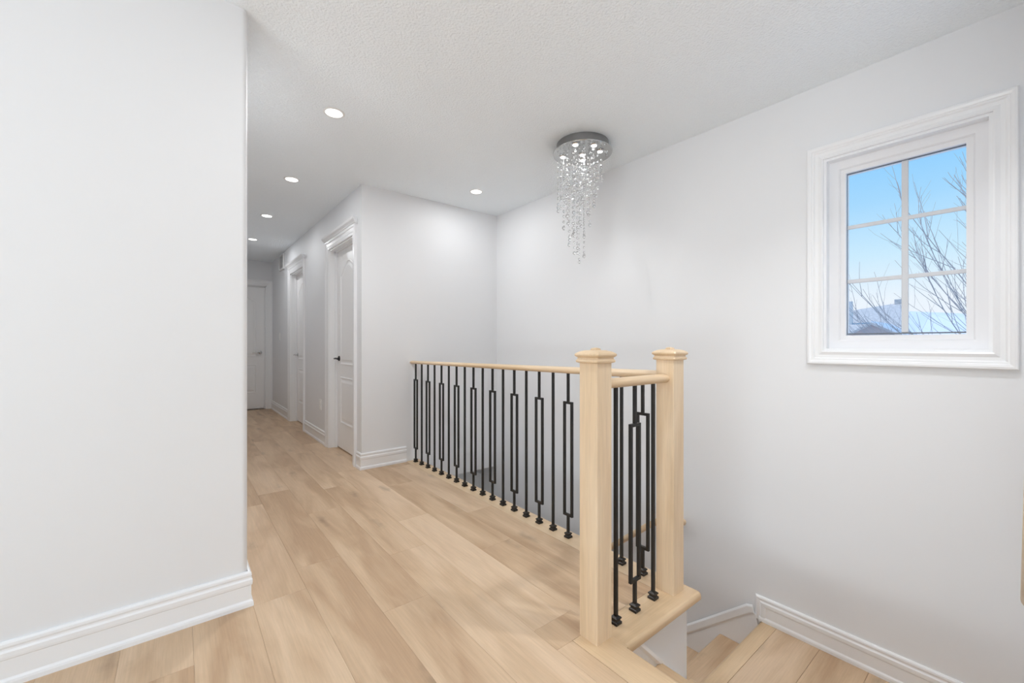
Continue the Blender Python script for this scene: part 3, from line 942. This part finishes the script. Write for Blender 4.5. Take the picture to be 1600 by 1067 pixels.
# second house, snow on its roof
h2 = house('snowy_house', (24.0, 0.6, HZ), 'low house with a snow covered roof behind the bare tree')
MB().box(0.6, 6, -6, 3.0, 0, hz(1.3)).build('house_wall', M['siding'], h2)
mb = MB()
mb.rings([[(-0.6, -6.5, hz(0.95)), (-0.6, 3.6, hz(0.95)), (-0.6, 3.6, hz(1.05)), (-0.6, -6.5, hz(1.05))], [(3.2, -6.0, hz(1.45)), (3.2, 3.1, hz(2.55)), (3.2, 3.1, hz(2.65)), (3.2, -6.0, hz(1.55))]])
mb.build('roof', M['snow'], h2)

# bare tree
def twig_path(p, d, length, n, rg, up, wob):
    pts = [Vector(p)]
    d = Vector(d).normalized()
    for i in range(n):
        d = (d + Vector((rg.uniform(-wob, wob), rg.uniform(-wob, wob), rg.uniform(-wob, wob) + up))).normalized()
        pts.append(pts[-1] + d * (length / n))
    return pts
def bare_tree(loc, label, seed, limbs):
    rg = random.Random(seed)
    root = empty('bare_tree', loc); tag(root, label, 'tree')
    cz_ = 3.95
    MB().tube([(0, 0, 0), (0.05, 0.02, 1.5), (0.0, 0.0, 3.0), (0, 0, cz_)], [0.16, 0.12, 0.10, 0.085], 10).build('trunk', M['bark'], root, True)
    for (dy, dz, dx, ln) in limbs:
        mb = MB()
        st = Vector((0, 0, cz_ - rg.uniform(0, 0.45)))
        main = twig_path(st, (dx, dy, dz), ln, 12, rg, 0.05, 0.055)
        mb.tube(main, [0.008 * (1 - i / 13.5) + 0.002 for i in range(13)], 6)
        for i in range(3, 13):
            for q in range(1 + (i % 3 == 0)):
                p = main[i]
                t = (main[min(i + 1, 12)] - main[i - 1]).normalized()
                side = Vector((rg.uniform(-0.5, 0.5), rg.uniform(-1, 1), rg.uniform(-0.5, 0.8)))
                dd = t * 1.0 + side * 0.5
                l2 = ln * rg.uniform(0.25, 0.5) * (1.15 - i / 16)
                sub = twig_path(p, dd, l2, 6, rg, 0.06, 0.09)
                mb.tube(sub, [0.0030 * (1 - k / 8) + 0.0013 for k in range(7)], 4)
                for k in (2, 4):
                    if rg.random() < 0.75:
                        s3 = twig_path(sub[k], (sub[k + 1] - sub[k]).normalized() + Vector((rg.uniform(-.5, .5), rg.uniform(-.9, .9), rg.uniform(-.3, .7))), l2 * 0.5, 4, rg, 0.05, 0.14)
                        mb.tube(s3, [0.0019 - 0.0002 * m for m in range(5)], 4)
        mb.build('branch', M['bark'], root)
    return root
bare_tree((8.0, -0.15, HZ), 'leafless tree with fine branches outside the window', 5,
          [(1.0, 0.30, 0.1, 2.3), (0.95, 0.55, -0.2, 2.5), (0.75, 0.75, 0.15, 2.6), (0.62, 1.0, -0.1, 2.7), (0.40, 1.1, 0.2, 2.8), (0.25, 1.1, -0.2, 2.7), (0.05, 1.0, 0.1, 2.5), (-0.4, 0.9, 0.0, 2.5), (1.0, 0.12, -0.1, 2.0), (0.85, 0.40, 0.5, 2.4), (-0.8, 0.6, 0.2, 2.3), (0.9, 0.65, 0.0, 2.7), (0.7, 0.95, 0.3, 2.9), (0.5, 1.05, -0.3, 2.9), (1.0, 0.42, 0.25, 2.6), (0.95, 0.22, 0.2, 2.2), (0.33, 1.2, 0.1, 3.0)])
# low bare shrub below the snowy roof
sh = empty('bare_shrub', (11.0, 1.45, HZ)); tag(sh, 'dark tangled shrub between the houses', 'shrub')
rg = random.Random(3)
mb = MB()
for k in range(46):
    a = rg.uniform(0, 2 * math.pi)
    mb.tube(twig_path((0, 0, 3.6), (0.5 * math.cos(a), 0.9 * math.sin(a), rg.uniform(0.5, 1.2)), rg.uniform(0.7, 1.25), 6, rg, 0.03, 0.2), [0.014 - 0.0018 * i for i in range(7)], 4)
mb.build('twigs', M['evergreen'], sh)
MB().tube([(0, 0, 0), (0.02, 0, 2), (0, 0, 3.65)], [0.06, 0.05, 0.03], 8).build('stem', M['evergreen'], sh, True)
